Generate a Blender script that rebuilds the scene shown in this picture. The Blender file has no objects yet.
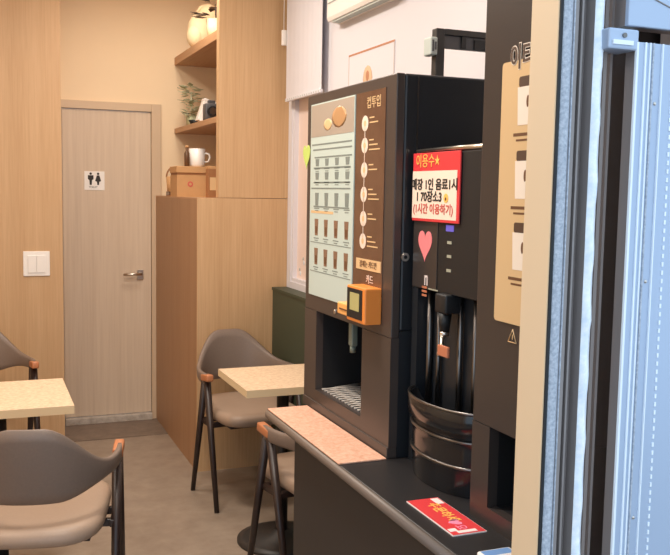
import bpy, bmesh, math, random
from mathutils import Vector, Matrix
random.seed(7)
PI = math.pi
scene = bpy.context.scene
COL = scene.collection

# ------------------------------------------------------------------ materials
def lin(c):
    return tuple(((v/255)/12.92 if v/255 <= .04045 else ((v/255+.055)/1.055)**2.4) for v in c)

def mat(name, rgb, rough=.5, metal=0., spec=.5, noise=0., nscale=40, nstretch=(1, 1, 1), rgb2=None, emit=0., bump=0., coat=0.):
    m = bpy.data.materials.new(name); m.use_nodes = True
    nt = m.node_tree; b = nt.nodes['Principled BSDF']
    c = (*lin(rgb), 1)
    b.inputs['Base Color'].default_value = c
    b.inputs['Roughness'].default_value = rough
    b.inputs['Metallic'].default_value = metal
    b.inputs['Specular IOR Level'].default_value = spec
    b.inputs['Coat Weight'].default_value = coat
    if rgb2 is not None or noise or bump:
        tc = nt.nodes.new('ShaderNodeTexCoord'); mp = nt.nodes.new('ShaderNodeMapping')
        mp.inputs['Scale'].default_value = nstretch
        nz = nt.nodes.new('ShaderNodeTexNoise'); nz.inputs['Scale'].default_value = nscale
        nz.inputs['Detail'].default_value = 5; nz.inputs['Roughness'].default_value = .65
        nt.links.new(tc.outputs['Object'], mp.inputs['Vector']); nt.links.new(mp.outputs[0], nz.inputs['Vector'])
        r = nt.nodes.new('ShaderNodeValToRGB')
        r.color_ramp.elements[0].position = .33; r.color_ramp.elements[1].position = .67
        c2 = (*lin(rgb2), 1) if rgb2 is not None else tuple(v*(1-noise) for v in c[:3])+(1,)
        r.color_ramp.elements[0].color = c2; r.color_ramp.elements[1].color = c
        nt.links.new(nz.outputs['Fac'], r.inputs['Fac']); nt.links.new(r.outputs[0], b.inputs['Base Color'])
        if bump:
            bp = nt.nodes.new('ShaderNodeBump'); bp.inputs['Strength'].default_value = bump
            bp.inputs['Distance'].default_value = .004
            nt.links.new(nz.outputs['Fac'], bp.inputs['Height']); nt.links.new(bp.outputs[0], b.inputs['Normal'])
    if emit:
        b.inputs['Emission Color'].default_value = c; b.inputs['Emission Strength'].default_value = emit
    return m

def wood(name, rgb, rgb2, rough=.5, axis='Z', scale=3.0, board=0.0):
    """long grain along one axis, with wide soft board-to-board tone"""
    m = bpy.data.materials.new(name); m.use_nodes = True
    nt = m.node_tree; b = nt.nodes['Principled BSDF']; b.inputs['Roughness'].default_value = rough
    tc = nt.nodes.new('ShaderNodeTexCoord'); L = nt.links.new
    def nz(sc, st):
        mp = nt.nodes.new('ShaderNodeMapping'); mp.inputs['Scale'].default_value = st
        n = nt.nodes.new('ShaderNodeTexNoise'); n.inputs['Scale'].default_value = sc; n.inputs['Detail'].default_value = 6
        L(tc.outputs['Object'], mp.inputs[0]); L(mp.outputs[0], n.inputs['Vector']); return n
    st = {'Z': (1, 1, .03), 'X': (.03, 1, 1), 'Y': (1, .03, 1)}[axis]
    a = nz(scale*40, st); c = nz(scale*4, tuple(.25*s if s < 1 else 1 for s in st))
    mx = nt.nodes.new('ShaderNodeMix'); mx.data_type = 'FLOAT'; mx.inputs[0].default_value = .45
    L(a.outputs['Fac'], mx.inputs[2]); L(c.outputs['Fac'], mx.inputs[3])
    r = nt.nodes.new('ShaderNodeValToRGB'); r.color_ramp.elements[0].position = .34; r.color_ramp.elements[1].position = .66
    r.color_ramp.elements[0].color = (*lin(rgb2), 1); r.color_ramp.elements[1].color = (*lin(rgb), 1)
    L(mx.outputs[0], r.inputs[0]); L(r.outputs[0], b.inputs['Base Color'])
    return m

def glass(name, tint=(1, 1, 1), refl=.12):
    m = bpy.data.materials.new(name); m.use_nodes = True
    nt = m.node_tree; nt.nodes.clear(); L = nt.links.new
    o = nt.nodes.new('ShaderNodeOutputMaterial'); mx = nt.nodes.new('ShaderNodeMixShader')
    t = nt.nodes.new('ShaderNodeBsdfTransparent'); t.inputs[0].default_value = (*tint, 1)
    g = nt.nodes.new('ShaderNodeBsdfGlossy'); g.inputs['Roughness'].default_value = .04
    mx.inputs[0].default_value = refl
    L(t.outputs[0], mx.inputs[1]); L(g.outputs[0], mx.inputs[2]); L(mx.outputs[0], o.inputs[0])
    return m

M = {}
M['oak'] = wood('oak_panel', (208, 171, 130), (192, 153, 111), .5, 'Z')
M['oak_shaded'] = wood('oak_shaded', (178, 138, 102), (164, 123, 88), .5, 'Z')  # darker copy of the oak, the cabinet side's shade put into its colour
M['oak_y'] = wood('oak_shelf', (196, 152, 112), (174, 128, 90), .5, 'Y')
M['doorwood'] = wood('door_laminate', (220, 199, 175), (206, 183, 159), .5, 'Z', 2.0)
M['frame'] = mat('door_frame', (210, 184, 154), .5)
M['cream'] = mat('cream_wall', (246, 220, 184), .8, noise=.03, nscale=3)
M['white'] = mat('white_wall', (225, 222, 228), .7)
M['pink_white'] = mat('frosted_pane', (243, 222, 212), .4)
M['floor'] = mat('floor_vinyl', (160, 143, 127), .42, rgb2=(142, 125, 110), nscale=9, bump=.03)
M['floor_dark'] = mat('floor_stone', (132, 114, 100), .5, rgb2=(112, 96, 84), nscale=14)
M['threshold'] = mat('marble', (206, 196, 184), .4, rgb2=(170, 156, 142), nscale=22)
M['ceil'] = mat('ceiling_paint', (238, 230, 222), .9)
M['plastic_white'] = mat('white_plastic', (246, 240, 234), .35)
M['chrome'] = mat('brushed_steel', (210, 202, 192), .28, 1)
M['steel_dim'] = mat('dark_steel', (120, 116, 114), .3, 1)
M['black'] = mat('machine_black', (34, 36, 40), .38)
M['black2'] = mat('matte_black', (22, 22, 24), .55)
M['face'] = mat('machine_brown_grey', (70, 61, 57), .35)
M['face3'] = mat('machine_dark_brown', (60, 53, 50), .33)
M['brown_panel'] = mat('info_panel_brown', (112, 82, 64), .2, rgb2=(96, 68, 52), nscale=5)
M['screen'] = mat('menu_screen', (190, 203, 195), .3, emit=.13)
M['menu_head'] = mat('menu_photo_tan', (170, 156, 142), .3, emit=.06)
M['menu_orange'] = mat('menu_photo_brown', (186, 142, 100), .3, emit=.05)
M['menu_grey'] = mat('menu_print', (128, 138, 134), .4)
M['menu_cup'] = mat('menu_cup_brown', (138, 106, 84), .4)
M['icon'] = mat('icon_cream', (244, 222, 206), .4)
M['label'] = mat('label_beige', (226, 190, 142), .45)
M['print_brown'] = mat('print_brown', (110, 74, 48), .5)
M['orange'] = mat('terminal_orange', (243, 146, 66), .35)
M['orange_pale'] = mat('terminal_pale_orange', (250, 182, 104), .35)
M['lcd'] = mat('terminal_lcd', (176, 166, 110), .2, emit=.2)
M['grille'] = mat('grille_steel', (186, 176, 166), .35)
M['nozzle'] = mat('grey_green_nozzle', (112, 122, 112), .35)
M['green_note'] = mat('green_note', (196, 216, 112), .6)
M['green'] = mat('dark_green_paint', (62, 70, 54), .55)
M['red'] = mat('sign_red', (226, 62, 66), .45)
M['paper'] = mat('sign_paper', (250, 226, 206), .6)
M['yellow'] = mat('print_yellow', (255, 196, 96), .5)
M['black_ink'] = mat('print_black', (44, 38, 34), .6)
M['red_ink'] = mat('print_red', (206, 96, 86), .6)
M['white_ink'] = mat('print_white', (246, 232, 226), .5)
M['pink'] = mat('pink_sticker', (250, 140, 144), .5)
M['pink_ink'] = mat('print_pink', (255, 150, 180), .5)
M['tray_black'] = mat('tray_glossy_black', (30, 30, 32), .16)
M['led'] = mat('blue_led', (92, 84, 176), .3, emit=.5)
M['led_w'] = mat('button_print', (168, 168, 150), .4)
M['copper'] = mat('copper_print', (196, 120, 88), .35)
M['beige_panel'] = mat('beige_poster_panel', (216, 181, 134), .45)
M['cup_paper'] = mat('cup_picture_white', (238, 222, 204), .5)
M['lid'] = mat('cup_picture_lid', (84, 62, 48), .5)
M['counter'] = mat('counter_black', (38, 36, 37), .4)
M['counter_body'] = mat('counter_front', (46, 42, 41), .5)
M['edge'] = mat('counter_edging', (112, 97, 86), .45)
M['mat'] = mat('pink_granite', (236, 190, 164), .6, rgb2=(208, 152, 124), nscale=90)
M['osb'] = mat('speckled_laminate', (236, 212, 182), .45, rgb2=(204, 170, 136), nscale=60, nstretch=(1, 1.6, 1))
M['osb_edge'] = mat('laminate_edge', (224, 198, 158), .5)
M['iron'] = mat('black_iron', (40, 37, 36), .45)
M['leg'] = mat('dark_walnut_leg', (46, 32, 28), .4)
M['tip'] = mat('orange_wood', (188, 120, 80), .4)
M['leather'] = mat('taupe_leather', (126, 109, 98), .48, noise=.08, nscale=120, bump=.05)
M['leather_seat'] = mat('taupe_leather_seat', (164, 140, 121), .45, noise=.06, nscale=120)
M['jamb'] = mat('cream_jamb', (228, 200, 164), .5)
M['gasket'] = mat('rubber_gasket', (24, 26, 30), .6)
M['brush'] = mat('pile_strip', (200, 204, 212), .7, rgb2=(150, 158, 172), nscale=160, bump=.25)
M['alu'] = mat('anodised_aluminium', (174, 188, 210), .35, .15)
M['alu_w'] = mat('polished_edge', (238, 244, 250), .25)
M['pile_w'] = mat('white_pile', (252, 253, 255), .4, rgb2=(226, 236, 248), nscale=60)
M['alu_dark'] = mat('channel_grey', (142, 133, 130), .35)
M['channel_dark'] = mat('channel_dark_grey', (138, 126, 121), .35)
M['glass'] = glass('door_glass', (.8, .82, .86), .3)
M['cardboard'] = mat('cardboard', (206, 158, 108), .7, noise=.06, nscale=25)
M['cardboard_d'] = mat('cardboard_dark', (164, 112, 70), .7)
M['cream_cloth'] = mat('cream_cloth', (240, 214, 172), .8)
M['leaf'] = mat('pale_leaf', (226, 224, 194), .6, rgb2=(150, 152, 108), nscale=20)
M['dark_leaf'] = mat('dark_leaf', (60, 46, 36), .6)
M['bottle'] = mat('brown_bottle', (104, 74, 52), .25)
M['grey_dark'] = mat('charcoal', (78, 76, 78), .5)
M['grey_light'] = mat('pale_grey_clip', (176, 182, 176), .5)
M['blue_print'] = mat('packet_blue', (120, 160, 214), .4)
M['lamp'] = mat('lamp_diffuser', (255, 236, 214), .5, emit=4)
M['poster_line'] = mat('poster_line_brown', (190, 132, 98), .6)
M['poster_grey'] = mat('poster_line_grey', (200, 186, 180), .6)
M['bean'] = mat('poster_motif_tan', (228, 190, 156), .6)

# ------------------------------------------------------------------ mesh helper
class MB:
    def __init__(self):
        self.bm = bmesh.new(); self.mats = []
    def mi(self, m):
        if m not in self.mats: self.mats.append(m)
        return self.mats.index(m)
    def _add(self, t, m, smooth=False, xf=None):
        if xf is not None: bmesh.ops.transform(t, matrix=xf, verts=t.verts)
        i = self.mi(m)
        bmesh.ops.recalc_face_normals(t, faces=t.faces)
        for f in t.faces: f.material_index = i; f.smooth = smooth and len(f.verts) < 5
        me = bpy.data.meshes.new('tmp'); t.to_mesh(me); t.free()
        self.bm.from_mesh(me); bpy.data.meshes.remove(me)
        return self
    def box(self, x0, x1, y0, y1, z0, z1, m, bev=0., seg=2, xf=None):
        t = bmesh.new(); bmesh.ops.create_cube(t, size=1)
        for v in t.verts:
            v.co = Vector((x0+(v.co.x+.5)*(x1-x0), y0+(v.co.y+.5)*(y1-y0), z0+(v.co.z+.5)*(z1-z0)))
        if bev: bmesh.ops.bevel(t, geom=list(t.edges), offset=bev, segments=seg, affect='EDGES', profile=.5)
        return self._add(t, m, bool(bev) and seg > 2, xf)
    def cyl(self, p, q, r0, m, r1=None, n=16, smooth=True):
        r1 = r0 if r1 is None else r1
        p = Vector(p); q = Vector(q); d = q-p
        t = bmesh.new(); bmesh.ops.create_cone(t, cap_ends=True, segments=n, radius1=r0, radius2=r1, depth=d.length)
        xf = Matrix.Translation((p+q)/2) @ d.to_track_quat('Z', 'Y').to_matrix().to_4x4()
        return self._add(t, m, smooth and n > 6, xf)
    def tube(self, pts, r, m, n=8):
        pts = [Vector(p) for p in pts]; t = bmesh.new(); rings = []
        for i, p in enumerate(pts):
            d = (pts[min(i+1, len(pts)-1)]-pts[max(i-1, 0)]).normalized()
            u = d.orthogonal() if i == 0 else (u-d*u.dot(d))
            u.normalize(); w = d.cross(u)
            rings.append([t.verts.new(p+r*(math.cos(2*PI*k/n)*u+math.sin(2*PI*k/n)*w)) for k in range(n)])
        for a, b in zip(rings, rings[1:]):
            for k in range(n): t.faces.new((a[k], a[(k+1) % n], b[(k+1) % n], b[k]))
        t.faces.new(rings[0]); t.faces.new(rings[-1])
        return self._add(t, m, True)
    def prism(self, pts, ext, m):
        t = bmesh.new(); a = [t.verts.new(Vector(p)) for p in pts]; e = Vector(ext)
        b = [t.verts.new(v.co+e) for v in a]; n = len(a)
        t.faces.new(a); t.faces.new(b[::-1])
        for k in range(n): t.faces.new((a[k], b[k], b[(k+1) % n], a[(k+1) % n]))
        return self._add(t, m)
    def lathe(self, prof, m, c=(0, 0, 0), n=28, a0=0., a1=2*PI, sx=1., sy=1.):
        t = bmesh.new(); full = abs(a1-a0-2*PI) < 1e-6; k = n if full else n+1; rings = []
        for r, z in prof:
            rings.append([t.verts.new((c[0]+sx*r*math.cos(a0+(a1-a0)*j/n), c[1]+sy*r*math.sin(a0+(a1-a0)*j/n), c[2]+z)) for j in range(k)])
        for a, b in zip(rings, rings[1:]):
            for j in range(k if full else k-1):
                t.faces.new((a[j], a[(j+1) % k], b[(j+1) % k], b[j]))
        bmesh.ops.remove_doubles(t, verts=t.verts, dist=1e-5)
        for R in (0, -1):
            es = [e for e in t.edges if e.is_boundary]
        if full and es: bmesh.ops.holes_fill(t, edges=es)
        return self._add(t, m, True)
    def ball(self, c, r, m, sub=2):
        t = bmesh.new(); bmesh.ops.create_icosphere(t, subdivisions=sub, radius=1)
        r = (r, r, r) if not hasattr(r, '__len__') else r
        for v in t.verts: v.co = Vector((c[0]+v.co.x*r[0], c[1]+v.co.y*r[1], c[2]+v.co.z*r[2]))
        return self._add(t, m, True)
    def grid(self, rows, m, closed=False, cap=False):
        t = bmesh.new(); V = [[t.verts.new(p) for p in r] for r in rows]; n = len(V[0])
        for a, b in zip(V, V[1:]):
            for k in range(n if closed else n-1):
                t.faces.new((a[k], a[(k+1) % n], b[(k+1) % n], b[k]))
        if cap: t.faces.new(V[0]); t.faces.new(V[-1])
        return self._add(t, m, True)
    def text(self, s, size, c, right, up, m, depth=.0006, wx=1., off=0.):
        cu = bpy.data.curves.new('t', 'FONT'); cu.body = s; cu.size = size
        cu.align_x = 'CENTER'; cu.align_y = 'CENTER'; cu.extrude = depth; cu.offset = off
        ob = bpy.data.objects.new('t', cu); COL.objects.link(ob)
        dg = bpy.context.evaluated_depsgraph_get(); me = bpy.data.meshes.new_from_object(ob.evaluated_get(dg))
        t = bmesh.new(); t.from_mesh(me)
        bpy.data.objects.remove(ob); bpy.data.curves.remove(cu); bpy.data.meshes.remove(me)
        R = Vector(right).normalized(); U = Vector(up).normalized(); N = R.cross(U)
        xf = Matrix(((R.x*wx, U.x, N.x, c[0]), (R.y*wx, U.y, N.y, c[1]), (R.z*wx, U.z, N.z, c[2]), (0, 0, 0, 1)))
        if not t.verts: t.free(); return self
        return self._add(t, m, False, xf)
    def build(self, name, parent=None, at=None):
        off = parent_loc(parent) if parent is not None else Vector(at) if at else Vector((0, 0, 0))
        bmesh.ops.translate(self.bm, vec=-off, verts=self.bm.verts)
        me = bpy.data.meshes.new(name); self.bm.to_mesh(me); self.bm.free()
        for k in self.mats: me.materials.append(M[k])
        o = bpy.data.objects.new(name, me); COL.objects.link(o)
        if parent is not None: o.parent = parent
        elif at: o.location = at
        return o
def parent_loc(p):
    v = Vector((0, 0, 0))
    while p is not None: v += p.location; p = p.parent
    return v
def tag(o, label, cat, group=None):
    o['label'] = label; o['category'] = cat
    if group: o['group'] = group
    return o
def thing(name, loc, label, cat, group=None):
    o = bpy.data.objects.new(name, None); COL.objects.link(o); o.location = loc; o.empty_display_size = .1
    return tag(o, label, cat, group)
def struct(o): o['kind'] = 'structure'; return o
def sroot(name, loc):
    o = bpy.data.objects.new(name, None); COL.objects.link(o); o.location = loc; return struct(o)
def dup(root, loc, rz, label):
    r = root.copy(); COL.objects.link(r); r.location = loc; r.rotation_euler = (0, 0, rz); r['label'] = label
    for ch in list(root.children):
        c = ch.copy(); COL.objects.link(c); c.parent = r
        for g in ch.children:
            d = g.copy(); COL.objects.link(d); d.parent = c
    return r
NX = ((0, -1, 0), (0, 0, 1))        # lettering on a face that looks towards -X
NY = ((1, 0, 0), (0, 0, 1))         # lettering on a face that looks towards -Y

# ------------------------------------------------------------------ room shell
CZ = 2.8
XR = 1.54           # right wall
YD = 5.70           # far wall with the restroom door
YL = 5.30           # wood wall left of the door
struct(MB().box(-1.8, XR+.1, 1.2, YD+.1, -.1, 0, 'floor').build('floor'))
struct(MB().box(.437, 1.045, YL, YD, 0, .004, 'floor_dark').build('floor'))
struct(MB().box(-4, 4, -3, 1.2, -.12, -.02, 'floor_dark').build('ground'))
struct(MB().box(-1.8, XR+.1, 1.2, YD+.1, CZ, CZ+.1, 'ceil').build('ceiling'))
struct(MB().box(-1.9, .437, YL, YD+.1, 0, CZ, 'oak').build('wall_left'))
struct(MB().box(-1.9, -1.8, 1.2, YL, 0, CZ, 'cream').build('wall_side'))
# far wall around the door opening
fw = MB(); fw.box(.437, .46, YD, YD+.1, 0, CZ, 'cream').box(1.075, XR+.1, YD, YD+.1, 0, CZ, 'cream').box(.46, 1.075, YD, YD+.1, 2.03, CZ, 'cream')
struct(fw.build('wall_back'))
# right wall with a window opening far along it
WY0, WY1, WZ0, WZ1 = 4.02, 4.46, 1.02, 2.2
rw = MB(); rw.box(XR, XR+.1, 1.2, WY0, 0, CZ, 'white').box(XR, XR+.1, WY1, YD, 0, CZ, 'white').box(XR, XR+.1, WY0, WY1, 0, WZ0, 'white').box(XR, XR+.1, WY0, WY1, WZ1, CZ, 'white')
struct(rw.build('wall_right'))
w = sroot('window_1', (XR+.02, (WY0+WY1)/2, WZ0))
p = MB(); p.box(XR+.03, XR+.04, WY0+.02, WY1-.02, WZ0+.02, WZ1-.02, 'pink_white')
for k in range(7):      # small white blossom sprigs at the foot of the frosted pane
    y = WY0+.06+k*.05; z = WZ0+.05+.03*(k % 3)
    p.ball((XR+.029, y, z), (.002, .012, .014), 'alu_w', 1); p.ball((XR+.029, y+.012, z+.02), (.002, .008, .01), 'grey_light', 1)
p.build('pane', w)
p = MB()
for a in ((WY0, WY0+.02, WZ0, WZ1), (WY1-.02, WY1, WZ0, WZ1), (WY0+.02, WY1-.02, WZ0, WZ0+.02), (WY0+.02, WY1-.02, WZ1-.02, WZ1)):
    p.box(XR+.005, XR+.06, *a, 'white')
p.build('window_frame', w)
struct(MB().box(1.46, XR, 2.70, 4.52, 0, .97, 'green').box(1.455, XR, 2.70, 4.52, .97, .985, 'green').build('trim_1'))

# restroom door
d = sroot('door_1', (.75, YD, 0))
MB().box(.475, 1.015, YD-.005, YD+.035, .05, 1.983, 'doorwood').build('door_leaf', d)
f = MB(); f.box(1.018, 1.080, YD-.02, YD+.06, 0, 2.037, 'frame', .003).box(.440, 1.018, YD-.02, YD+.06, 1.987, 2.037, 'frame', .003).box(.440, .472, YD-.02, YD+.06, 0, 1.987, 'frame', .003)
f.box(1.0155, 1.018, YD, YD+.035, .05, 1.983, 'gasket')
f.build('door_frame', d)
h = MB(); h.box(.925, .965, YD-.013, YD-.005, .92, .985, 'chrome', .002)
h.cyl((.945, YD-.012, .958), (.945, YD-.045, .958), .009, 'chrome').tube([(.952, YD-.045, .958), (.90, YD-.046, .958), (.835, YD-.045, .957)], .0085, 'chrome', 10)
h.build('door_handle', d)
struct(MB().box(.474, 1.016, YD-.04, YD+.04, .004, .046, 'threshold', .003).build('trim_2'))

# restroom sign with two figures and a line of lettering
s = thing('restroom_sign', (.664, YD-.006, 1.55), 'small white square restroom sign with two dark figures on the far door', 'sign')
sx0, sx1, sz0, sz1 = .604, .726, 1.488, 1.605
MB().box(sx0, sx1, YD-.008, YD-.005, sz0, sz1, 'plastic_white', .001).build('plate', s)
g = MB()
for cx, fem in ((.642, 0), (.687, 1)):
    g.cyl((cx, YD-.009, 1.59), (cx, YD-.008, 1.59), .0075, 'black_ink')
    if not fem: pl = [(cx-.017, 1.58), (cx+.017, 1.58), (cx+.017, 1.556), (cx+.008, 1.55), (cx+.006, 1.52), (cx-.006, 1.52), (cx-.008, 1.55), (cx-.017, 1.556)]
    else: pl = [(cx-.008, 1.58), (cx+.008, 1.58), (cx+.018, 1.545), (cx+.007, 1.54), (cx+.005, 1.52), (cx-.005, 1.52), (cx-.007, 1.54), (cx-.018, 1.545)]
    g.prism([(x, YD-.0085, z) for x, z in pl], (0, -.0006, 0), 'black_ink')
g.text('TOILET', .016, (.657, YD-.0085, 1.506), *NY, 'black_ink')
g.build('pictogram', s)

# light switch
s = thing('light_switch', (.292, YL, 1.064), 'white square light switch plate on the wood wall left of the door', 'light switch')
MB().box(.22, .365, YL-.008, YL, .993, 1.135, 'plastic_white', .003).build('plate', s)
r = MB(); r.box(.245, .291, YL-.013, YL-.008, 1.012, 1.113, 'plastic_white', .002).box(.293, .34, YL-.013, YL-.008, 1.012, 1.113, 'plastic_white', .002)
r.build('rocker', s)

# ------------------------------------------------------------------ wood cabinet, column panel, shelves
c = thing('wood_cabinet', (1.29, 5.1, 0), 'chest-high oak clad cabinet beside the restroom door, boxes on its top', 'cabinet')
MB().box(1.045, XR-.001, 4.53, YD-.021, .0, 1.452, 'oak_shaded').box(1.045, XR-.001, 4.53, YD-.021, 1.452, 1.46, 'oak_y').build('body', c)
MB().box(1.0452, XR-.001, 4.518, 4.53, .0, 1.46, 'oak').build('end_panel', c)
MB().box(1.158, XR, 4.518, 4.575, 1.463, CZ, 'oak').build('wood_column')
tag(bpy.data.objects['wood_column'], 'wide oak column panel rising from the cabinet top to the ceiling', 'column')
sh = MB().box(1.168, XR, 4.576, YD, 2.29, 2.338, 'oak_y', .002).build('wall_shelf', at=(1.35, 5.1, 2.29))
tag(sh, 'upper oak wall shelf holding the cream bundle', 'shelf')
sh = MB().box(1.168, XR, 4.576, YD, 1.858, 1.89, 'oak_y', .002).build('wall_shelf', at=(1.35, 5.1, 1.858))
tag(sh, 'lower oak wall shelf with small plant and white carton', 'shelf')

# things on the shelves and on the cabinet
t = thing('cloth_bundle', (1.27, 5.3, 2.338), 'cream cloth bundle on the upper wall shelf', 'bundle')
b = MB(); b.ball((1.25, 5.3, 2.45), (.085, .08, .11), 'cream_cloth', 3).ball((1.205, 5.28, 2.41), (.05, .06, .07), 'cream_cloth', 3).ball((1.29, 5.30, 2.53), (.06, .05, .08), 'cream_cloth', 3)
b.build('body', t)
MB().tube([(1.22, 5.3, 2.552), (1.242, 5.3, 2.586), (1.27, 5.3, 2.60)], .008, 'cream_cloth').build('knot', t)
t = thing('potted_plant', (1.33, 4.98, 2.338), 'dark leaved plant in a cream pot on the upper wall shelf beside the column', 'plant')
MB().lathe([(0, 0), (.045, 0), (.06, .12), (.05, .12), (.048, .1), (0, .1)], 'cream_cloth', (1.26, 4.98, 2.338)).build('pot', t)
b = MB()
for k in range(26):
    a = random.random()*2*PI; l = .06+.06*random.random(); z = 2.47+.13*random.random()
    q = Vector((1.25+.5*l*math.cos(a), 4.98+.5*l*math.sin(a), z)); dd = Vector((math.cos(a), math.sin(a), .3-.6*random.random()))*l*.8
    sd = Vector((-math.sin(a), math.cos(a), 0))*l*.22
    b.prism([q, q+dd*.5+sd, q+dd, q+dd*.5-sd], (0, 0, .002), 'dark_leaf')
b.cyl((1.26, 4.98, 2.438), (1.255, 4.98, 2.53), .006, 'dark_leaf')
b.build('foliage', t)

t = thing('potted_plant', (1.23, 5.46, 1.89), 'pale green leafy plant in a small pot at the far end of the lower shelf', 'plant')
MB().lathe([(0, 0), (.03, 0), (.04, .065), (.034, .065), (.03, .055), (0, .055)], 'leaf', (1.228, 5.46, 1.89)).build('pot', t)
b = MB(); b.cyl((1.228, 5.46, 1.945), (1.222, 5.46, 2.10), .004, 'leaf')
for k in range(90):
    a = random.random()*2*PI; l = .03+.04*random.random(); z = 1.95+.19*random.random()
    q = Vector((1.222+.35*l*math.cos(a), 5.46+.35*l*math.sin(a), z)); dd = Vector((math.cos(a), math.sin(a), .5-.7*random.random()))*l
    sd = Vector((-math.sin(a), math.cos(a), 0))*l*.3
    b.prism([q, q+dd*.5+sd, q+dd, q+dd*.5-sd], (0, 0, .0015), 'leaf')
b.build('foliage', t)
t = thing('carton', (1.215, 5.17, 1.89), 'tilted white paper carton in the middle of the lower shelf', 'carton')
xf = Matrix.Translation((1.215, 5.17, 1.89)) @ Matrix.Rotation(.32, 4, 'Y')
MB().box(-.03, .045, -.035, .035, .01, .13, 'plastic_white', .002, xf=xf).box(-.032, .047, -.037, .037, .13, .145, 'plastic_white', .004, xf=xf).build('body', t)
t = thing('small_camera', (1.215, 4.93, 1.89), 'charcoal grey gadget with round lens at the near end of the lower shelf', 'gadget')
MB().box(1.178, 1.255, 4.90, 4.97, 1.89, 1.985, 'grey_dark', .008, 3).box(1.20, 1.24, 4.92, 4.95, 1.985, 2.005, 'grey_dark', .004).build('body', t)
MB().cyl((1.215, 4.90, 1.94), (1.215, 4.875, 1.94), .028, 'black2').cyl((1.215, 4.875, 1.94), (1.215, 4.873, 1.94), .02, 'steel_dim').build('lens', t)
t = thing('dish', (1.19, 5.30, 1.89), 'small dark dish on the lower shelf between plant and carton', 'dish')
MB().lathe([(0, 0), (.03, 0), (.042, .028), (.038, .028), (.027, .005), (0, .005)], 'black2', (1.215, 5.30, 1.89)).build('bowl', t)

t = thing('cardboard_box', (1.14, 5.14, 1.46), 'brown cardboard box with small red mark on the cabinet top', 'box')
MB().box(1.05, 1.237, 5.05, 5.24, 1.46, 1.585, 'cardboard').build('body', t)
MB().box(1.046, 1.241, 5.046, 5.244, 1.597, 1.635, 'cardboard', .003).box(1.052, 1.235, 5.052, 5.238, 1.585, 1.597, 'cardboard_d').build('lid', t)
m_ = MB(); m_.cyl((1.127, 5.050, 1.533), (1.127, 5.0485, 1.533), .016, 'red_ink').cyl((1.127, 5.0485, 1.533), (1.127, 5.048, 1.533), .008, 'cardboard')
m_.build('mark', t)
t = thing('mug', (1.2, 5.14, 1.635), 'white mug standing on the cardboard box', 'mug')
MB().lathe([(0, 0), (.04, 0), (.046, .012), (.047, .105), (.043, .105), (.041, .012), (0, .01)], 'plastic_white', (1.185, 5.13, 1.635)).build('body', t)
MB().tube([(1.228, 5.11, 1.715), (1.248, 5.10, 1.71), (1.254, 5.10, 1.69), (1.245, 5.10, 1.668), (1.228, 5.11, 1.662)], .006, 'plastic_white').build('handle', t)
t = thing('bottle', (1.118, 5.10, 1.635), 'thin brown bottle standing on the cardboard box left of the mug', 'bottle')
MB().lathe([(0, 0), (.015, 0), (.016, .075), (.008, .092), (.008, .108), (0, .108)], 'bottle', (1.118, 5.10, 1.635)).build('body', t)
MB().cyl((1.118, 5.10, 1.743), (1.118, 5.10, 1.755), .010, 'cardboard').build('cap', t)
t = thing('carton', (1.187, 4.77, 1.46), 'narrow upright brown carton on the cabinet top beside the column', 'carton')
MB().box(1.157, 1.214, 4.74, 4.80, 1.46, 1.615, 'cardboard_d', .001).box(1.157, 1.214, 4.74, 4.80, 1.615, 1.632, 'cardboard', .002).build('body', t)
MB().box(1.166, 1.205, 4.7385, 4.74, 1.50, 1.57, 'label').build('sticker', t)
t = thing('basket', (1.1, 5.42, 1.46), 'small brown basket at the far end of the cabinet top', 'basket')
b = MB()
b.lathe([(0, 0), (.036, 0), (.045, .12), (.041, .12), (.033, .006), (0, .006)], 'cardboard', (1.105, 5.42, 1.46))
b.build('bowl', t)
MB().tube([(1.105+.043*math.cos(PI*k/10), 5.42, 1.575+.06*math.sin(PI*k/10)) for k in range(11)], .005, 'cardboard_d').build('handle', t)

t = thing('tray', (1.085, 5.305, 1.46), 'flat dark brown tray on the cabinet top left of the cardboard box', 'tray')
MB().box(1.046, 1.125, 5.262, 5.352, 1.46, 1.466, 'cardboard_d').box(1.046, 1.05, 5.262, 5.352, 1.466, 1.488, 'bottle').box(1.121, 1.125, 5.262, 5.352, 1.466, 1.488, 'bottle').box(1.05, 1.121, 5.262, 5.266, 1.466, 1.488, 'bottle').box(1.05, 1.121, 5.348, 5.352, 1.466, 1.488, 'bottle').build('body', t)

# ------------------------------------------------------------------ right wall: blind, wall unit, poster
t = thing('roller_blind', (1.51, 4.18, 1.97), 'white roller blind half lowered over the window beside the oak column', 'blind')
b = MB(); n = 26; ys = [3.94+(4.455-3.94)*k/n for k in range(n+1)]
b.grid([[(1.503+.0015*math.sin(k*1.9), y, z) for k, y in enumerate(ys)] for z in (1.985, 2.2, 2.5, 2.72)], 'white')
b.grid([[(1.5055+.0015*math.sin(k*1.9), y, z) for k, y in enumerate(ys)] for z in (1.985, 2.2, 2.5, 2.72)], 'white')
b.build('fabric', t)
b = MB(); b.box(1.496, 1.512, 3.94, 4.455, 1.968, 1.986, 'white', .003)
for k in range(16): b.cyl((1.495, 3.96+k*.032, 1.977), (1.4965, 3.96+k*.032, 1.977), .005, 'grey_light', n=8)
b.build('bottom_bar', t)
MB().cyl((1.51, 3.93, 2.745), (1.51, 4.465, 2.745), .028, 'white').build('roller', t)
b = MB(); b.box(1.478, 1.512, 4.462, 4.475, 2.26, 2.34, 'plastic_white', .004, 3).cyl((1.49, 4.468, 2.34), (1.49, 4.468, 2.73), .002, 'plastic_white')
b.build('chain_clip', t)

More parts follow.
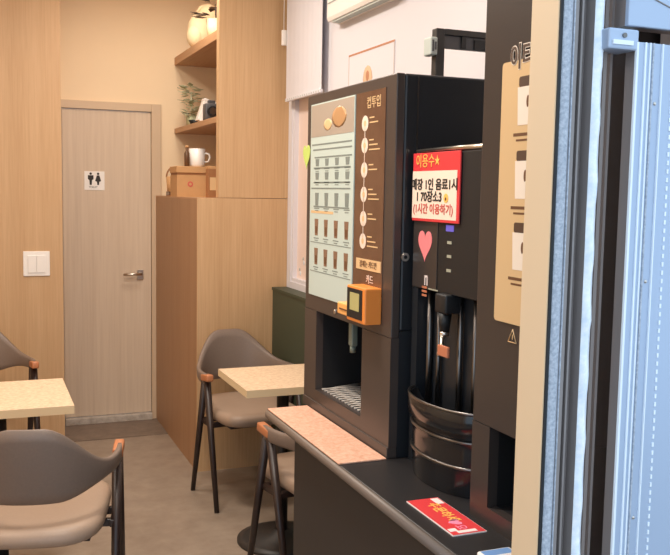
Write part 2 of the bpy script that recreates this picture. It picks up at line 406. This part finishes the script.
t = thing('air_conditioner', (1.50, 3.46, 2.27), 'white wall-mounted air conditioner high on the white wall', 'air conditioner')
prof = [(1.54, 2.55), (1.49, 2.55), (1.478, 2.53), (1.475, 2.285), (1.482, 2.27), (1.54, 2.262)]
MB().prism([(x, 3.12, z) for x, z in prof], (0, .69, 0), 'plastic_white').build('body', t)
MB().box(1.4725, 1.4755, 3.13, 3.80, 2.345, 2.35, 'grey_light').build('seam', t)
MB().box(1.487, 1.52, 3.16, 3.77, 2.2605, 2.2675, 'grey_light').build('louver', t)

t = thing('wall_poster', (1.54, 3.455, 1.6), 'white poster with thin brown border and tan motif above the coffee machine', 'poster')
PY0, PY1, PZ0, PZ1 = 3.22, 3.69, 1.5, 2.108
MB().box(1.537, 1.54, PY0, PY1, PZ0, PZ1, 'white').build('sheet', t)
b = MB(); b.box(1.536, 1.537, PY0, PY1, PZ1-.008, PZ1, 'poster_line').box(1.536, 1.537, PY0, PY0+.006, PZ0, PZ1-.008, 'poster_grey').box(1.536, 1.537, PY1-.005, PY1, PZ0, PZ1-.008, 'poster_grey')
b.build('border', t)
b = MB(); b.ball((1.5365, 3.48, 1.985), (.001, .05, .055), 'bean', 2).ball((1.5365, 3.48, 1.93), (.001, .06, .06), 'bean', 2).ball((1.536, 3.48, 1.995), (.001, .02, .025), 'poster_line', 2)
b.build('motif', t)

# ------------------------------------------------------------------ counter
CT = .80
t = thing('counter', (1.2, 1.9, 0), 'long black counter carrying the row of drink machines', 'counter')
MB().box(.846, XR-.001, 1.30, 2.668, CT-.026, CT, 'counter', .003).build('countertop', t)
b = MB(); b.tube([(.845, 1.30, CT-.0135), (.845, 2.640, CT-.0135), (.85, 2.66, CT-.0135), (.868, 2.668, CT-.0135), (1.53, 2.668, CT-.0135)], .0125, 'edge', 12)
b.build('edging', t)
MB().box(.872, XR-.001, 1.31, 2.465, 0, CT-.026, 'counter_body').build('body', t)
o = MB().box(.845, .981, 2.045, 2.655, CT, CT+.005, 'mat', .002).build('counter_mat', at=(.91, 2.35, CT))
tag(o, 'pinkish speckled slab lying on the counter before the coffee machine', 'mat')

# ------------------------------------------------------------------ coffee machine with the menu screen
X1 = .988; A, B = 2.052, 2.708       # near and far side
Z0, Z1 = CT+.0006, 1.806
t = thing('coffee_machine', (1.24, 2.38, CT), 'wide black coffee machine with pale lit menu screen and orange terminal', 'coffee machine')
HY0, HY1, HZ0, HZ1 = 2.238, 2.602, .868, 1.122
b = MB()
b.box(1.012, 1.50, A, B, 1.14, Z1, 'black', .006).box(1.012, 1.50, A, HY0-.012, Z0, 1.14, 'black').box(1.012, 1.50, HY1+.012, B, Z0, 1.14, 'black')
b.box(1.012, 1.50, HY0-.012, HY1+.012, Z0, HZ0-.016, 'black').box(1.17, 1.50, HY0-.012, HY1+.012, HZ0-.016, 1.14, 'black')
b.box(1.047, 1.051, A-.0015, A, 1.15, 1.80, 'steel_dim')
b.build('body', t)
b = MB()
b.box(X1, 1.012, A, HY0, Z0+.03, HZ1, 'face').box(X1, 1.012, HY1, B, Z0+.03, HZ1, 'face').box(X1, 1.012, HY0, HY1, Z0+.03, HZ0, 'face')
b.box(X1, 1.012, A, B, HZ1, Z1, 'face', .003).box(X1-.004, 1.012, A, B, Z0, Z0+.03, 'face', .002)
b.build('front_panel', t)
b = MB()
b.box(1.012, 1.16, HY0-.01, HY0, HZ0, HZ1, 'black2').box(1.012, 1.16, HY1, HY1+.01, HZ0, HZ1, 'black2').box(1.16, 1.168, HY0-.01, HY1+.01, HZ0-.012, 1.135, 'black2').box(1.012, 1.16, HY0-.01, HY1+.01, HZ1, 1.135, 'black2').box(1.012, 1.16, HY0-.01, HY1+.01, HZ0-.014, HZ0-.006, 'black2')
b.build('cup_bay', t)
b = MB()
for k in range(15):
    y = HY0+.012+k*.024
    b.tube([(1.006, y, HZ0+.002), (1.15, min(HY1-.004, y+.05), HZ0+.012)], .0022, 'grille', 6)
    b.tube([(1.006, y+.006, HZ0+.003), (1.15, max(HY0+.004, y-.045), HZ0+.013)], .0022, 'grille', 6)
b.build('drip_grille', t)
MB().box(1.014, 1.034, 2.372, 2.40, 1.045, HZ1, 'nozzle', .004).cyl((1.024, 2.386, 1.045), (1.024, 2.386, 1.025), .009, 'nozzle').build('nozzle', t)
# menu screen
SY0, SY1, SZ0, SZ1 = 2.314, 2.668, 1.172, 1.775
sc = MB().box(X1-.003, X1, SY0, SY1, SZ0, SZ1, 'screen').build('menu_screen', t)
g = MB(); gx = X1-.0036
g.box(gx, X1-.003, SY0+.004, SY1-.004, 1.672, SZ1-.004, 'menu_head')
g.ball((gx, 2.43, 1.722), (.0008, .06, .032), 'menu_orange', 2).ball((gx, 2.52, 1.705), (.0008, .035, .018), 'label', 2)
for z in (1.648, 1.632, 1.608, 1.575, 1.53, 1.512, 1.455): g.box(gx, X1-.003, SY0+.012+.02*random.random(), SY1-.012-.03*random.random(), z-.0022, z+.0022, 'menu_grey')
for row, (z, hh, mm) in enumerate(((1.592, .022, 'menu_grey'), (1.55, .022, 'menu_grey'), (1.478, .04, 'menu_grey'), (1.39, .052, 'menu_cup'), (1.298, .052, 'menu_cup'))):
    for k in range(4):
        y = SY1-.062-k*.082; w0, w1 = .012, .016
        g.prism([(gx, y-w0, z-hh/2), (gx, y+w0, z-hh/2), (gx, y+w1, z+hh/2), (gx, y-w1, z+hh/2)], (.0006, 0, 0), mm)
        if row > 2: g.box(gx-.0002, gx+.0003, y-.009, y+.009, z-hh*.38, z+hh*.05, 'print_brown')
        g.box(gx, X1-.003, y-.022, y+.022, z-hh/2-.010, z-hh/2-.007, 'menu_grey'); g.box(gx, X1-.003, y-.014, y+.014, z-hh/2-.017, z-hh/2-.0145, 'menu_grey')
for z in (1.342, 1.250): g.box(gx, X1-.003, SY0+.01, SY1-.01, z-.0012, z+.0012, 'menu_grey')
g.box(gx, X1-.003, SY0+.15, SY1-.012, 1.434, 1.442, 'label')
g.build('menu_graphics', sc)
# information panel with five round icons joined by a line
ip = MB().box(X1-.002, X1, 2.112, 2.306, 1.225, 1.775, 'brown_panel').build('info_panel', t)
g = MB(); gx = X1-.0026
zs = [1.69, 1.63, 1.563, 1.496, 1.429, 1.367]
for z in zs: g.cyl((gx, 2.242, z), (X1-.002, 2.242, z), .0215, 'icon', n=20)
g.box(gx, X1-.002, 2.2405, 2.2435, 1.36, 1.70, 'icon')
for k, z in enumerate(zs):
    g.cyl((gx-.0004, 2.242, z), (gx, 2.242, z), .008, 'label', n=10)
    for j, ww in enumerate((.03, .055, .07)[:2+k % 2]):
        g.box(gx, X1-.002, 2.212-ww, 2.212, z+.012-j*.013, z+.0155-j*.013, 'label')
g.text('컵투입', .034, (gx, 2.185, 1.742), *NX, 'label').text('카드', .026, (gx, 2.19, 1.262), *NX, 'icon')
g.build('info_graphics', ip)
lb = MB().box(X1-.0035, X1-.002, 2.118, 2.283, 1.288, 1.318, 'label').build('label_strip', ip)
MB().text('결제는 카드만', .02, (X1-.004, 2.20, 1.303), *NX, 'print_brown').build('label_print', lb)
# payment terminal
pt = MB().box(X1-.05, X1, 2.112, 2.236, 1.150, 1.248, 'orange', .004).build('payment_terminal', t)
MB().box(X1-.0515, X1-.05, 2.128, 2.230, 1.160, 1.241, 'black2').build('bezel', pt)
MB().box(X1-.0525, X1-.0515, 2.146, 2.208, 1.182, 1.230, 'lcd').build('display', pt)
MB().box(X1-.034, X1, 2.242, 2.345, 1.152, 1.186, 'orange_pale', .004).box(X1-.036, X1-.034, 2.265, 2.325, 1.167, 1.171, 'print_brown').build('card_slot', pt)
MB().cyl((X1-.004, 2.44, 1.142), (X1, 2.44, 1.142), .007, 'chrome').build('keyhole', t)
MB().cyl((1.022, A-.006, 1.336), (1.022, A, 1.336), .011, 'chrome').cyl((1.022, A-.0065, 1.336), (1.022, A-.006, 1.336), .005, 'black2').build('lock', t)
# heart-shaped green note that sticks out past the far edge
def heart(cy, cz, w, h, x, n=30):
    return [(x, cy-w/2*(math.sin(a)**3), cz+h*((13*math.cos(a)-5*math.cos(2*a)-2*math.cos(3*a)-math.cos(4*a))/29+.02)) for a in [2*PI*k/n for k in range(n)]]
o = MB().prism(heart(2.712, 1.617, .066, .078, X1-.0015), (.0013, 0, 0), 'green_note').build('sticky_note', at=(X1, 2.70, 1.61))
tag(o, 'yellow-green heart sticky note on the far edge of the coffee machine', 'sticky note')

# metal stand on top of the coffee machine
t = thing('metal_stand', (1.3, 2.35, Z1), 'black metal bracket stand on top of the coffee machine', 'stand')
MB().box(1.249, 1.278, 2.335, 2.365, Z1, 1.985, 'iron', .003).build('post', t)
MB().box(1.278, 1.47, 2.335, 2.365, 1.967, 1.985, 'iron', .002).box(1.278, 1.47, 2.343, 2.357, 1.93, 1.967, 'grey_dark').box(1.335, 1.35, 2.337, 2.343, 1.932, 1.967, 'black2').box(1.38, 1.46, 2.337, 2.343, 1.932, 1.96, 'black2').build('crossbar', t)
MB().box(1.44, 1.47, 2.335, 2.365, Z1, 1.93, 'iron', .003).build('rear_post', t)
b = MB(); b.box(1.226, 1.249, 2.325, 2.372, 1.905, 1.957, 'grey_light', .004).box(1.230, 1.236, 2.3235, 2.325, 1.915, 1.948, 'grey_dark').box(1.2395, 1.2445, 2.3235, 2.325, 1.92, 1.943, 'grey_dark')
b.build('clip', t)

# ------------------------------------------------------------------ narrow water and ice dispenser
X2 = 1.04; A2, B2 = 1.655, 2.036; T2 = 1.606
t = thing('water_dispenser', (1.27, 1.85, CT), 'narrow black water dispenser with rounded drip tray between the two tall machines', 'dispenser')
b = MB(); b.box(1.075, 1.50, A2, B2, CT, T2, 'black', .004)
b.box(X2, 1.075, A2, B2, 1.26, T2, 'black', .004).box(X2, 1.075, A2, A2+.035, CT, 1.26, 'black').box(X2, 1.075, B2-.03, B2, CT, 1.26, 'black').box(X2, 1.075, A2+.035, B2-.03, CT, .90, 'black')
b.build('body', t)
MB().box(X2-.003, X2, 1.905, 2.034, 1.262, 1.60, 'face3', .001).build('left_panel', t)
b = MB(); b.box(X2-.003, X2, 1.665, 1.90, 1.262, 1.60, 'black2', .001).build('control_panel', t)
gx = X2-.004
o = MB().box(gx, X2-.003, 1.825, 1.862, 1.412, 1.427, 'led').build('indicator_light', t); o['label'] = 'blue lit indicator'
for z in (1.385, 1.352, 1.318): MB().box(gx, X2-.003, 1.833, 1.854, z-.003, z+.004, 'led_w').build('button', t)
MB().tube([(1.50, A2-.004+.01, T2+.004), (1.08, A2+.006, T2+.004), (X2+.004, A2+.03, T2+.003), (X2-.001, 1.80, T2+.003), (X2+.002, 2.03, T2+.001)], .006, 'chrome').build('lid_trim', t)
o = MB().prism(heart(1.967, 1.374, .072, .078, X2-.0045), (.0013, 0, 0), 'pink').build('heart_sticker', at=(X2-.003, 1.967, 1.368))
tag(o, 'pink heart sticker on the dark front of the water dispenser', 'sticker')
g = MB(); gx = X2-.0036
g.text('n', .055, (gx, 1.957, 1.288), *NX, 'white_ink', wx=.75)
for k, z in enumerate((1.266, 1.256, 1.246)): g.box(gx, X2-.003, 1.952, 1.978, z-.003, z+.0025, 'copper')
g.box(gx, X2-.003, 1.895, 1.945, 1.2625, 1.266, 'led_w')
g.build('front_lettering', t)
# tubes and spout in the dispensing bay
for y, r_ in ((1.985, .008), (1.935, .006), (1.83, .007), (1.76, .006)):
    MB().cyl((1.066, y, .905), (1.066, y, 1.258), r_, 'steel_dim').build('pipe', t)
b = MB(); b.box(1.02, 1.07, 1.825, 1.88, 1.215, 1.262, 'black2', .006, 3).cyl((1.035, 1.853, 1.215), (1.035, 1.853, 1.17), .017, 'black2', .012).cyl((1.035, 1.853, 1.17), (1.035, 1.853, 1.16), .012, 'chrome')
b.build('spout', t)
b = MB(); b.tube([(1.03, 1.853, 1.165), (1.02, 1.838, 1.14), (1.02, 1.825, 1.128)], .006, 'chrome', 8).box(1.012, 1.02, 1.795, 1.845, 1.115, 1.142, 'copper', .003).ball((1.02, 1.845, 1.118), .008, 'chrome')
b.build('lever', t)
# rounded drip tray: half drum with bright rings
cy_ = 1.848; b = MB()
TS = .56
b.lathe([(.146, .0), (.150, .02), (.152, .11), (.155, .15), (.170, .155), (.172, .198), (.166, .202), (.158, .198), (.15, .14), (0, .13)], 'tray_black', (X2+.03, cy_, CT+.001), 40, PI/2, 3*PI/2, sx=TS, sy=1.03)
b.lathe([(0, .0), (.146, .0)], 'tray_black', (X2+.03, cy_, CT+.001), 40, PI/2, 3*PI/2, sx=TS, sy=1.03)
b.build('drip_tray', t)
def ring(z, r, rad, m):
    return MB().tube([(X2+.03+TS*r*math.cos(a), cy_+1.03*r*math.sin(a), CT+z) for a in [PI/2+PI*k/32 for k in range(33)]], rad, m, 8)
ring(.203, .168, .0035, 'steel_dim').build('tray_ring', t)
ring(.132, .155, .004, 'steel_dim').build('tray_ring', t)
ring(.07, .153, .004, 'steel_dim').build('tray_ring', t)

# red and white notice on the dispenser
t = thing('notice_sign', (X2-.008, 1.92, 1.52), 'red topped notice with black and red lettering on the water dispenser', 'sign')
nx = X2-.0045
MB().box(nx-.004, nx, 1.795, 2.034, 1.432, 1.602, 'red', .001).build('board', t)
MB().box(nx-.0045, nx-.004, 1.807, 2.034, 1.439, 1.557, 'paper').build('paper', t)
gx = nx-.0048
MB().text('이용수', .036, (gx, 1.968, 1.580), *NX, 'yellow', .0004).text('★', .03, (gx, 1.905, 1.580), *NX, 'yellow', .0004).build('heading_lettering', t)
MB().text('매장 1인 음료1시', .030, (gx-.0002, 1.920, 1.522), *NX, 'black_ink', .0004, 1.12, .0008).build('black_lettering', t)
MB().text('1 70장소3', .030, (gx-.0002, 1.945, 1.492), *NX, 'black_ink', .0004, 1.1, .0008).build('black_lettering', t)
MB().cyl((gx-.0006, 1.857, 1.491), (gx, 1.857, 1.491), .011, 'yellow').cyl((gx-.0009, 1.857, 1.489), (gx-.0006, 1.857, 1.489), .004, 'print_brown').build('smiley_print', t)
MB().text('(1시간 이용하기)', .027, (gx-.0002, 1.924, 1.462), *NX, 'red_ink', .0004, 1.1, .0006).build('red_lettering', t)

# ------------------------------------------------------------------ tall dark machine behind the jamb
X3 = .988; A3, B3 = 1.312, 1.632
t = thing('vending_machine', (1.24, 1.47, CT), 'tall dark brown machine with beige cup panel half hidden by the cream jamb', 'vending machine')
RY0, RY1, RZ0, RZ1 = 1.352, 1.562, .838, 1.012
b = MB(); b.box(1.012, 1.50, A3, B3, 1.03, 2.06, 'face3', .004).box(1.012, 1.50, A3, RY0-.01, CT, 1.03, 'face3').box(1.012, 1.50, RY1+.01, B3, CT, 1.03, 'face3').box(1.012, 1.50, RY0-.01, RY1+.01, CT, RZ0-.01, 'face3').box(1.15, 1.50, RY0-.01, RY1+.01, RZ0-.01, 1.03, 'face3')
b.build('body', t)
b = MB(); b.box(X3, 1.012, A3, B3, RZ1, 2.06, 'face3', .003).box(X3, 1.012, A3, RY0, CT, RZ1, 'face3').box(X3, 1.012, RY1, B3, CT, RZ1, 'face3').box(X3, 1.012, RY0, RY1, CT, RZ0, 'face3')
b.build('front_panel', t)
b = MB(); b.box(1.012, 1.145, RY0-.008, RY0, RZ0, RZ1, 'black2').box(1.012, 1.145, RY1, RY1+.008, RZ0, RZ1, 'black2').box(1.14, 1.148, RY0, RY1, RZ0, RZ1, 'black2').box(1.012, 1.145, RY0, RY1, RZ1, RZ1+.008, 'black2').box(1.012, 1.145, RY0, RY1, RZ0-.008, RZ0, 'black2')
b.build('cup_bay', t)
MB().box(1.04, 1.06, 1.45, 1.475, .94, RZ1, 'grey_dark', .003).cyl((1.05, 1.462, .94), (1.05, 1.462, .925), .008, 'grey_dark').build('nozzle', t)
pn = MB(); 
def rrect(y0, y1, z0, z1, r, x):
    o = []
    for cy, cz, a0 in ((y1-r, z1-r, 0), (y0+r, z1-r, PI/2), (y0+r, z0+r, PI), (y1-r, z0+r, 3*PI/2)):
        o += [(x, cy+r*math.cos(a0+PI/2*k/5), cz+r*math.sin(a0+PI/2*k/5)) for k in range(6)]
    return o
pn.prism(rrect(1.34, 1.556, 1.243, 1.765, .008, X3-.003), (.0028, 0, 0), 'beige_panel')
pp = pn.build('poster_panel', t)
g = MB(); gx = X3-.0035
for top in (1.7315, 1.588, 1.447):
    z1 = top-.020; z0 = z1-.074
    g.prism([(gx, 1.43, z0), (gx, 1.494, z0), (gx, 1.498, z1), (gx, 1.426, z1)], (.0005, 0, 0), 'cup_paper')
    g.prism(rrect(1.426, 1.494, z1, top, .005, gx), (.0005, 0, 0), 'lid')
    g.ball((gx, 1.462, z0+.045), (.0006, .005, .012), 'print_brown', 2)
    g.box(gx, X3-.003, 1.445, 1.508, z0-.021, z0-.015, 'print_brown'); g.box(gx, X3-.003, 1.45, 1.498, z0-.031, z0-.027, 'print_brown')
g.build('cup_pictures', pp)
g = MB()
g.text('이티', .052, (X3-.0034, 1.487, 1.768), *NX, 'cup_paper', .0003, .86, .0028).text('이티', .052, (X3-.0042, 1.487, 1.768), *NX, 'lid', .0004, .86, .0008)
g.build('title_lettering', t)
g = MB(); T = [(1.503, 1.206), (1.473, 1.206), (1.488, 1.232)]
g.tube([(X3-.001, y, z) for y, z in T+[T[0]]], .0013, 'label', 6).box(X3-.0015, X3-.0005, 1.487, 1.489, 1.212, 1.222, 'label')
g.build('warning_mark', t)

# red card and packet lying on the counter
t = thing('red_card', (.928, 1.633, CT), 'red card with yellow lettering and white corners lying on the counter', 'card')
MB().box(.888, .968, 1.527, 1.742, CT, CT+.0025, 'white_ink').box(.8895, .9665, 1.5285, 1.7405, CT+.0025, CT+.0032, 'red').build('card', t)
g = MB(); R_ = ((0, -1, 0), (1, 0, 0))
MB().text('주문하세', .031, (.932, 1.652, CT+.0036), *R_, 'yellow', .0003, 1, .0006).build('yellow_lettering', t)
MB().text('♥요', .028, (.925, 1.578, CT+.0036), *R_, 'pink_ink', .0003).build('pink_lettering', t)
g.box(.945, .963, 1.70, 1.735, CT+.0032, CT+.0038, 'white_ink').build('corner_print', t)
MB().box(.905, .95, 1.533, 1.545, CT+.0032, CT+.0038, 'white_ink').box(.892, .91, 1.545, 1.56, CT+.0032, CT+.0038, 'white_ink').build('corner_print', t)
t = thing('wet_wipe_packet', (.92, 1.38, CT), 'blue and white packet at the near end of the counter', 'packet')
MB().box(.880, .955, 1.33, 1.424, CT, CT+.012, 'plastic_white', .005, 3).build('wrapper', t)
g = MB(); g.box(.886, .948, 1.395, 1.418, CT+.012, CT+.0124, 'blue_print').cyl((.90, 1.37, CT+.012), (.90, 1.37, CT+.0124), .014, 'blue_print')
g.build('print', t)

# ------------------------------------------------------------------ tables
def table(cx, cy, w, dpt, rb, label):
    t = thing('cafe_table', (cx, cy, 0), label, 'table', 'cafe tables')
    MB().box(cx-w/2, cx+w/2, cy-dpt/2, cy+dpt/2, .719, .72, 'osb').box(cx-w/2, cx+w/2, cy-dpt/2, cy+dpt/2, .69, .719, 'osb_edge').build('tabletop', t)
    MB().lathe([(0, 0), (rb, 0), (rb, .012), (rb-.03, .02), (.05, .035), (.03, .05), (0, .05)], 'iron', (cx, cy, 0), 40).build('base', t)
    MB().cyl((cx, cy, .05), (cx, cy, .672), .026, 'iron').build('column', t)
    MB().box(cx-.15, cx+.15, cy-.02, cy+.02, .672, .69, 'iron', .003).box(cx-.02, cx+.02, cy-.15, cy+.15, .672, .69, 'iron', .003).build('top_plate', t)
    return t
table(1.18, 3.495, .45, .45, .19, 'small square speckled light wood cafe table near the end of the black counter')
table(.05, 3.475, .50, .49, .2, 'light speckled wood cafe table at the left edge of the photo')

# ------------------------------------------------------------------ chairs
def make_chair():
    t = thing('armchair', (0, 0, 0), '', 'chair', 'taupe cafe armchairs')
    # wrap-around backrest
    rows = []; N = 44
    def sm(a, b, x): x = max(0, min(1, (x-a)/(b-a))); return x*x*(3-2*x)
    for i in range(N+1):
        th = PI*i/N; c_, s_ = math.cos(th), math.sin(th)
        x = .242*(abs(c_)**.85)*(1 if c_ >= 0 else -1); y = .035-.315*s_**.92
        nx_, ny_ = c_/.242, -s_/.315; L_ = math.hypot(nx_, ny_); nx_, ny_ = nx_/L_, ny_/L_
        zt = .632+.150*(1-sm(.04, .23, abs(x))); zb = .535+.045*sm(.08, .23, abs(x))
        hw = .014*(.75+.25*s_); r = []
        for (u, v) in ((1, .0), (.95, .5), (.6, .92), (0, 1), (-.6, .92), (-.95, .5), (-1, 0), (-.95, -.5), (-.6, -.92), (0, -1), (.6, -.92), (.95, -.5)):
            vv = (.5+.5*v); vv = .08*vv+.92*sm(0, 1, vv) if abs(v) < .95 else vv
            z = zb+(zt-zb)*vv; lean = .045*((z-.535)/.24)*s_
            r.append((x+nx_*(hw*u+lean), y+ny_*(hw*u+lean), z))
        rows.append(r)
    MB().grid(rows, 'leather', closed=True, cap=True).build('backrest', t)
    rows = []
    for sc_, z in ((.80, .400), (.93, .402), (.985, .410), (1, .426), (.985, .443), (.93, .454), (.80, .457), (.4, .454), (.02, .452)):
        r = []
        for k in range(48):
            a = 2*PI*k/48; c_, s_ = math.cos(a), math.sin(a); e_ = .42 if s_ > 0 else .6
            r.append((sc_*.208*math.copysign(abs(c_)**e_, c_), -.042+sc_*.272*math.copysign(abs(s_)**e_, s_), z))
        rows.append(r)
    MB().grid(rows, 'leather_seat', closed=True, cap=True).build('seat', t)
    f = MB()
    for x in (-.225, .225): f.box(x-.009, x+.009, -.075, .075, .375, .400, 'leg', .003)
    f.box(-.225, .225, .045, .067, .375, .400, 'leg', .003).box(-.225, .225, -.067, -.045, .375, .400, 'leg', .003)
    f.box(-.17, .17, -.22, .17, .388, .401, 'leg', .003)
    f.build('seat_frame', t)
    for sx in (-1, 1):
        for sy in (-1, 1):
            MB().cyl((sx*.238, sy*.175, 0), (sx*.236, sy*.014+.012, .60), .0115, 'leg', .018, 14).build('leg', t)
        a = MB(); a.box(-.017, .017, -.045, .05, -.018, .016, 'tip', .007, 3, xf=Matrix.Translation((sx*.238, .028, .614)) @ Matrix.Rotation(.12, 4, 'X'))
        a.build('arm_tip', t)
    return t
ch = make_chair()
ch.location = (1.217, 4.094, 0); ch.rotation_euler = (0, 0, PI+.1)
ch['label'] = 'taupe armchair with dark legs behind the small table, facing the camera'
dup(ch, (.185, 3.03, 0), -math.radians(13), 'taupe armchair with its back to the camera in the lower left corner')
dup(ch, (-.005, 4.6, 0), PI+.12, 'taupe armchair behind the left table below the light switch, mostly cut off')
dup(ch, (1.212, 3.08, 0), .16, 'dark legged armchair mostly hidden behind the end of the black counter')

# ------------------------------------------------------------------ shop front at the right: cream jamb and aluminium glass door
JX = .8605
struct(MB().box(JX, JX+.026, 1.2, 1.277, -.02, 2.3, 'jamb', .002).build('trim_3'))
d = sroot('door_2', (1.0, 1.2, 0))
zb, zt = -.02, 2.3
MB().box(JX+.001, .867, 1.197, 1.2, zb, zt, 'gasket').build('gasket', d)
b = MB(); nn = 130; rows = []
for i in range(nn+1):
    z = zb+(zt-zb)*i/nn
    rows.append([(.867+.0206*k/5, 1.2-.006*math.sin(PI*k/5)-(.0015*random.random() if 0 < k < 5 else 0), z) for k in range(6)])
b.grid(rows, 'brush'); b.build('brush_strip', d)
b = MB(); b.box(.869, .8896, 1.2, 1.23, zb, zt, 'alu_dark').box(.8985, .929, 1.222, 1.228, zb, zt, 'alu_dark').box(.8896, .8985, 1.2, 1.23, zb, zt, 'alu_dark', .001).box(.8885, .8905, 1.197, 1.2, zb, zt, 'brush').box(.90, .903, 1.205, 1.23, zb, zt, 'alu_dark').box(.909, .9125, 1.205, 1.23, zb, zt, 'alu_dark')
b.build('frame_profile', d)
MB().box(.9475, 1.03, 1.222, 1.228, zb, zt, 'glass').build('glass_pane', d)
b = MB(); nn = 150; rows = []
for i in range(nn+1):
    z = zb+(zt-zb)*i/nn; q = .002*math.sin(i*.9)+.0015*random.random()
    rows.append([(.929+.0185*k/5, 1.198-.007*math.sin(PI*k/5)-q*(0 < k < 5), z) for k in range(6)])
b.grid(rows, 'pile_w').box(.929, .9475, 1.199, 1.222, zb, zt, 'alu_dark', 0)
b.build('pile_strip', d)
b = MB(); b.box(.957, .964, 1.207, 1.222, zb, zt, 'channel_dark').box(.976, .981, 1.214, 1.222, zb, zt, 'channel_dark')
b.build('channel_lip', d)
# sliding sash stile, its ribs, bead and screws
ST = 1.752
b = MB(); b.box(.998, 1.16, 1.172, 1.177, zb, ST, 'alu', .0008).box(.994, .9985, 1.171, 1.177, zb, ST, 'alu_w', .001).box(1.0, 1.16, 1.177, 1.205, zb, ST-.002, 'channel_dark')
b.box(1.010, 1.013, 1.1695, 1.172, zb, ST, 'alu_w').box(1.020, 1.0225, 1.17, 1.172, zb, ST, 'alu_w').box(1.026, 1.0285, 1.1695, 1.172, zb, ST, 'brush').box(1.045, 1.047, 1.1685, 1.172, zb, ST, 'alu_w')
b.build('sash_stile', d)
b = MB()
for k in range(120): b.box(1.068, 1.0715, 1.1705, 1.172, .05+k*.0142, .05+k*.0142+.0075, 'alu_w')
b.build('bead_strip', d)
for z in (1.655, 1.36, .95, .55):
    MB().ball((1.036, 1.1718, z), (.0032, .002, .0032), 'chrome', 2).build('screw', d)
b = MB(); b.box(.938, .998, 1.172, 1.222, 1.738, 1.771, 'alu', .003).box(.945, .985, 1.169, 1.172, 1.745, 1.752, 'alu_w').cyl((.968, 1.172, 1.76), (.968, 1.1695, 1.76), .004, 'steel_dim')
b.build('roller_bracket', d)
b = MB(); b.box(.975, 1.16, 1.172, 1.182, 1.776, 1.95, 'alu', .002).box(.985, 1.16, 1.182, 1.222, 1.78, 1.95, 'channel_dark').tube([(1.0, 1.1715, 1.83), (1.16, 1.1715, 1.74+.04)], .0012, 'alu_dark', 6)
b.build('head_rail', d)
struct(MB().box(1.155, 1.8, 1.2, 1.3, 0, CZ, 'white').build('wall_front'))
struct(MB().box(-1.9, -.75, 1.2, 1.3, 0, CZ, 'cream').build('wall_front'))
struct(MB().box(-.75, 1.155, 1.2, 1.3, 2.3, CZ, 'cream').build('wall_front'))

# ------------------------------------------------------------------ lamps
LC = (1.0, .91, .80)
def ceiling_lamp(x, y, e, label):
    t = thing('ceiling_light', (x, y, CZ), label, 'ceiling light', 'ceiling lights')
    f = MB(); s = .17
    for a in ((-s, s, -s, -s+.02), (-s, s, s-.02, s), (-s, -s+.02, -s+.02, s-.02), (s-.02, s, -s+.02, s-.02)):
        f.box(x+a[0], x+a[1], y+a[2], y+a[3], CZ-.03, CZ, 'plastic_white')
    f.build('frame', t)
    MB().box(x-s+.02, x+s-.02, y-s+.02, y+s-.02, CZ-.012, CZ, 'lamp').build('diffuser', t)
    l = bpy.data.lights.new('ceiling_lamp', 'AREA'); l.shape = 'SQUARE'; l.size = .3; l.energy = e; l.color = LC
    o = bpy.data.objects.new('lamp', l); COL.objects.link(o); o.parent = t; o.location = (0, 0, -.035)
ceiling_lamp(.35, 2.2, 30, 'square ceiling light nearest the entrance')
ceiling_lamp(.45, 3.75, 21, 'square ceiling light over the aisle')
ceiling_lamp(-.9, 3.0, 13, 'square ceiling light over the left seats')
ceiling_lamp(1.0, 4.75, 9, 'square ceiling light before the restroom door')

w = bpy.data.worlds.new('World'); scene.world = w; w.use_nodes = True
w.node_tree.nodes['Background'].inputs[0].default_value = (.66, .83, 1, 1)
w.node_tree.nodes['Background'].inputs[1].default_value = 1.6

# ------------------------------------------------------------------ camera
cam = bpy.data.cameras.new('camera'); co = bpy.data.objects.new('camera', cam); COL.objects.link(co)
cam.sensor_fit = 'HORIZONTAL'; cam.sensor_width = 36; cam.lens = 36*880/670; cam.clip_start = .05
yaw, pitch, roll = (math.radians(a) for a in (21.97, 5.52, -1.01))
fw_ = Vector((math.sin(yaw)*math.cos(pitch), math.cos(yaw)*math.cos(pitch), -math.sin(pitch)))
r0 = Vector((math.cos(yaw), -math.sin(yaw), 0)); d0 = fw_.cross(r0)
cr, sr = math.cos(roll), math.sin(roll)
rx = cr*r0+sr*d0; dn = -sr*r0+cr*d0
co.matrix_world = Matrix(((rx.x, -dn.x, -fw_.x, 0), (rx.y, -dn.y, -fw_.y, 0), (rx.z, -dn.z, -fw_.z, 1.5), (0, 0, 0, 1)))
scene.camera = co
scene.view_settings.view_transform = 'Standard'; scene.view_settings.look = 'None'
scene.view_settings.gamma = 1; scene.view_settings.use_curve_mapping = False
scene.view_settings.exposure = 0.1
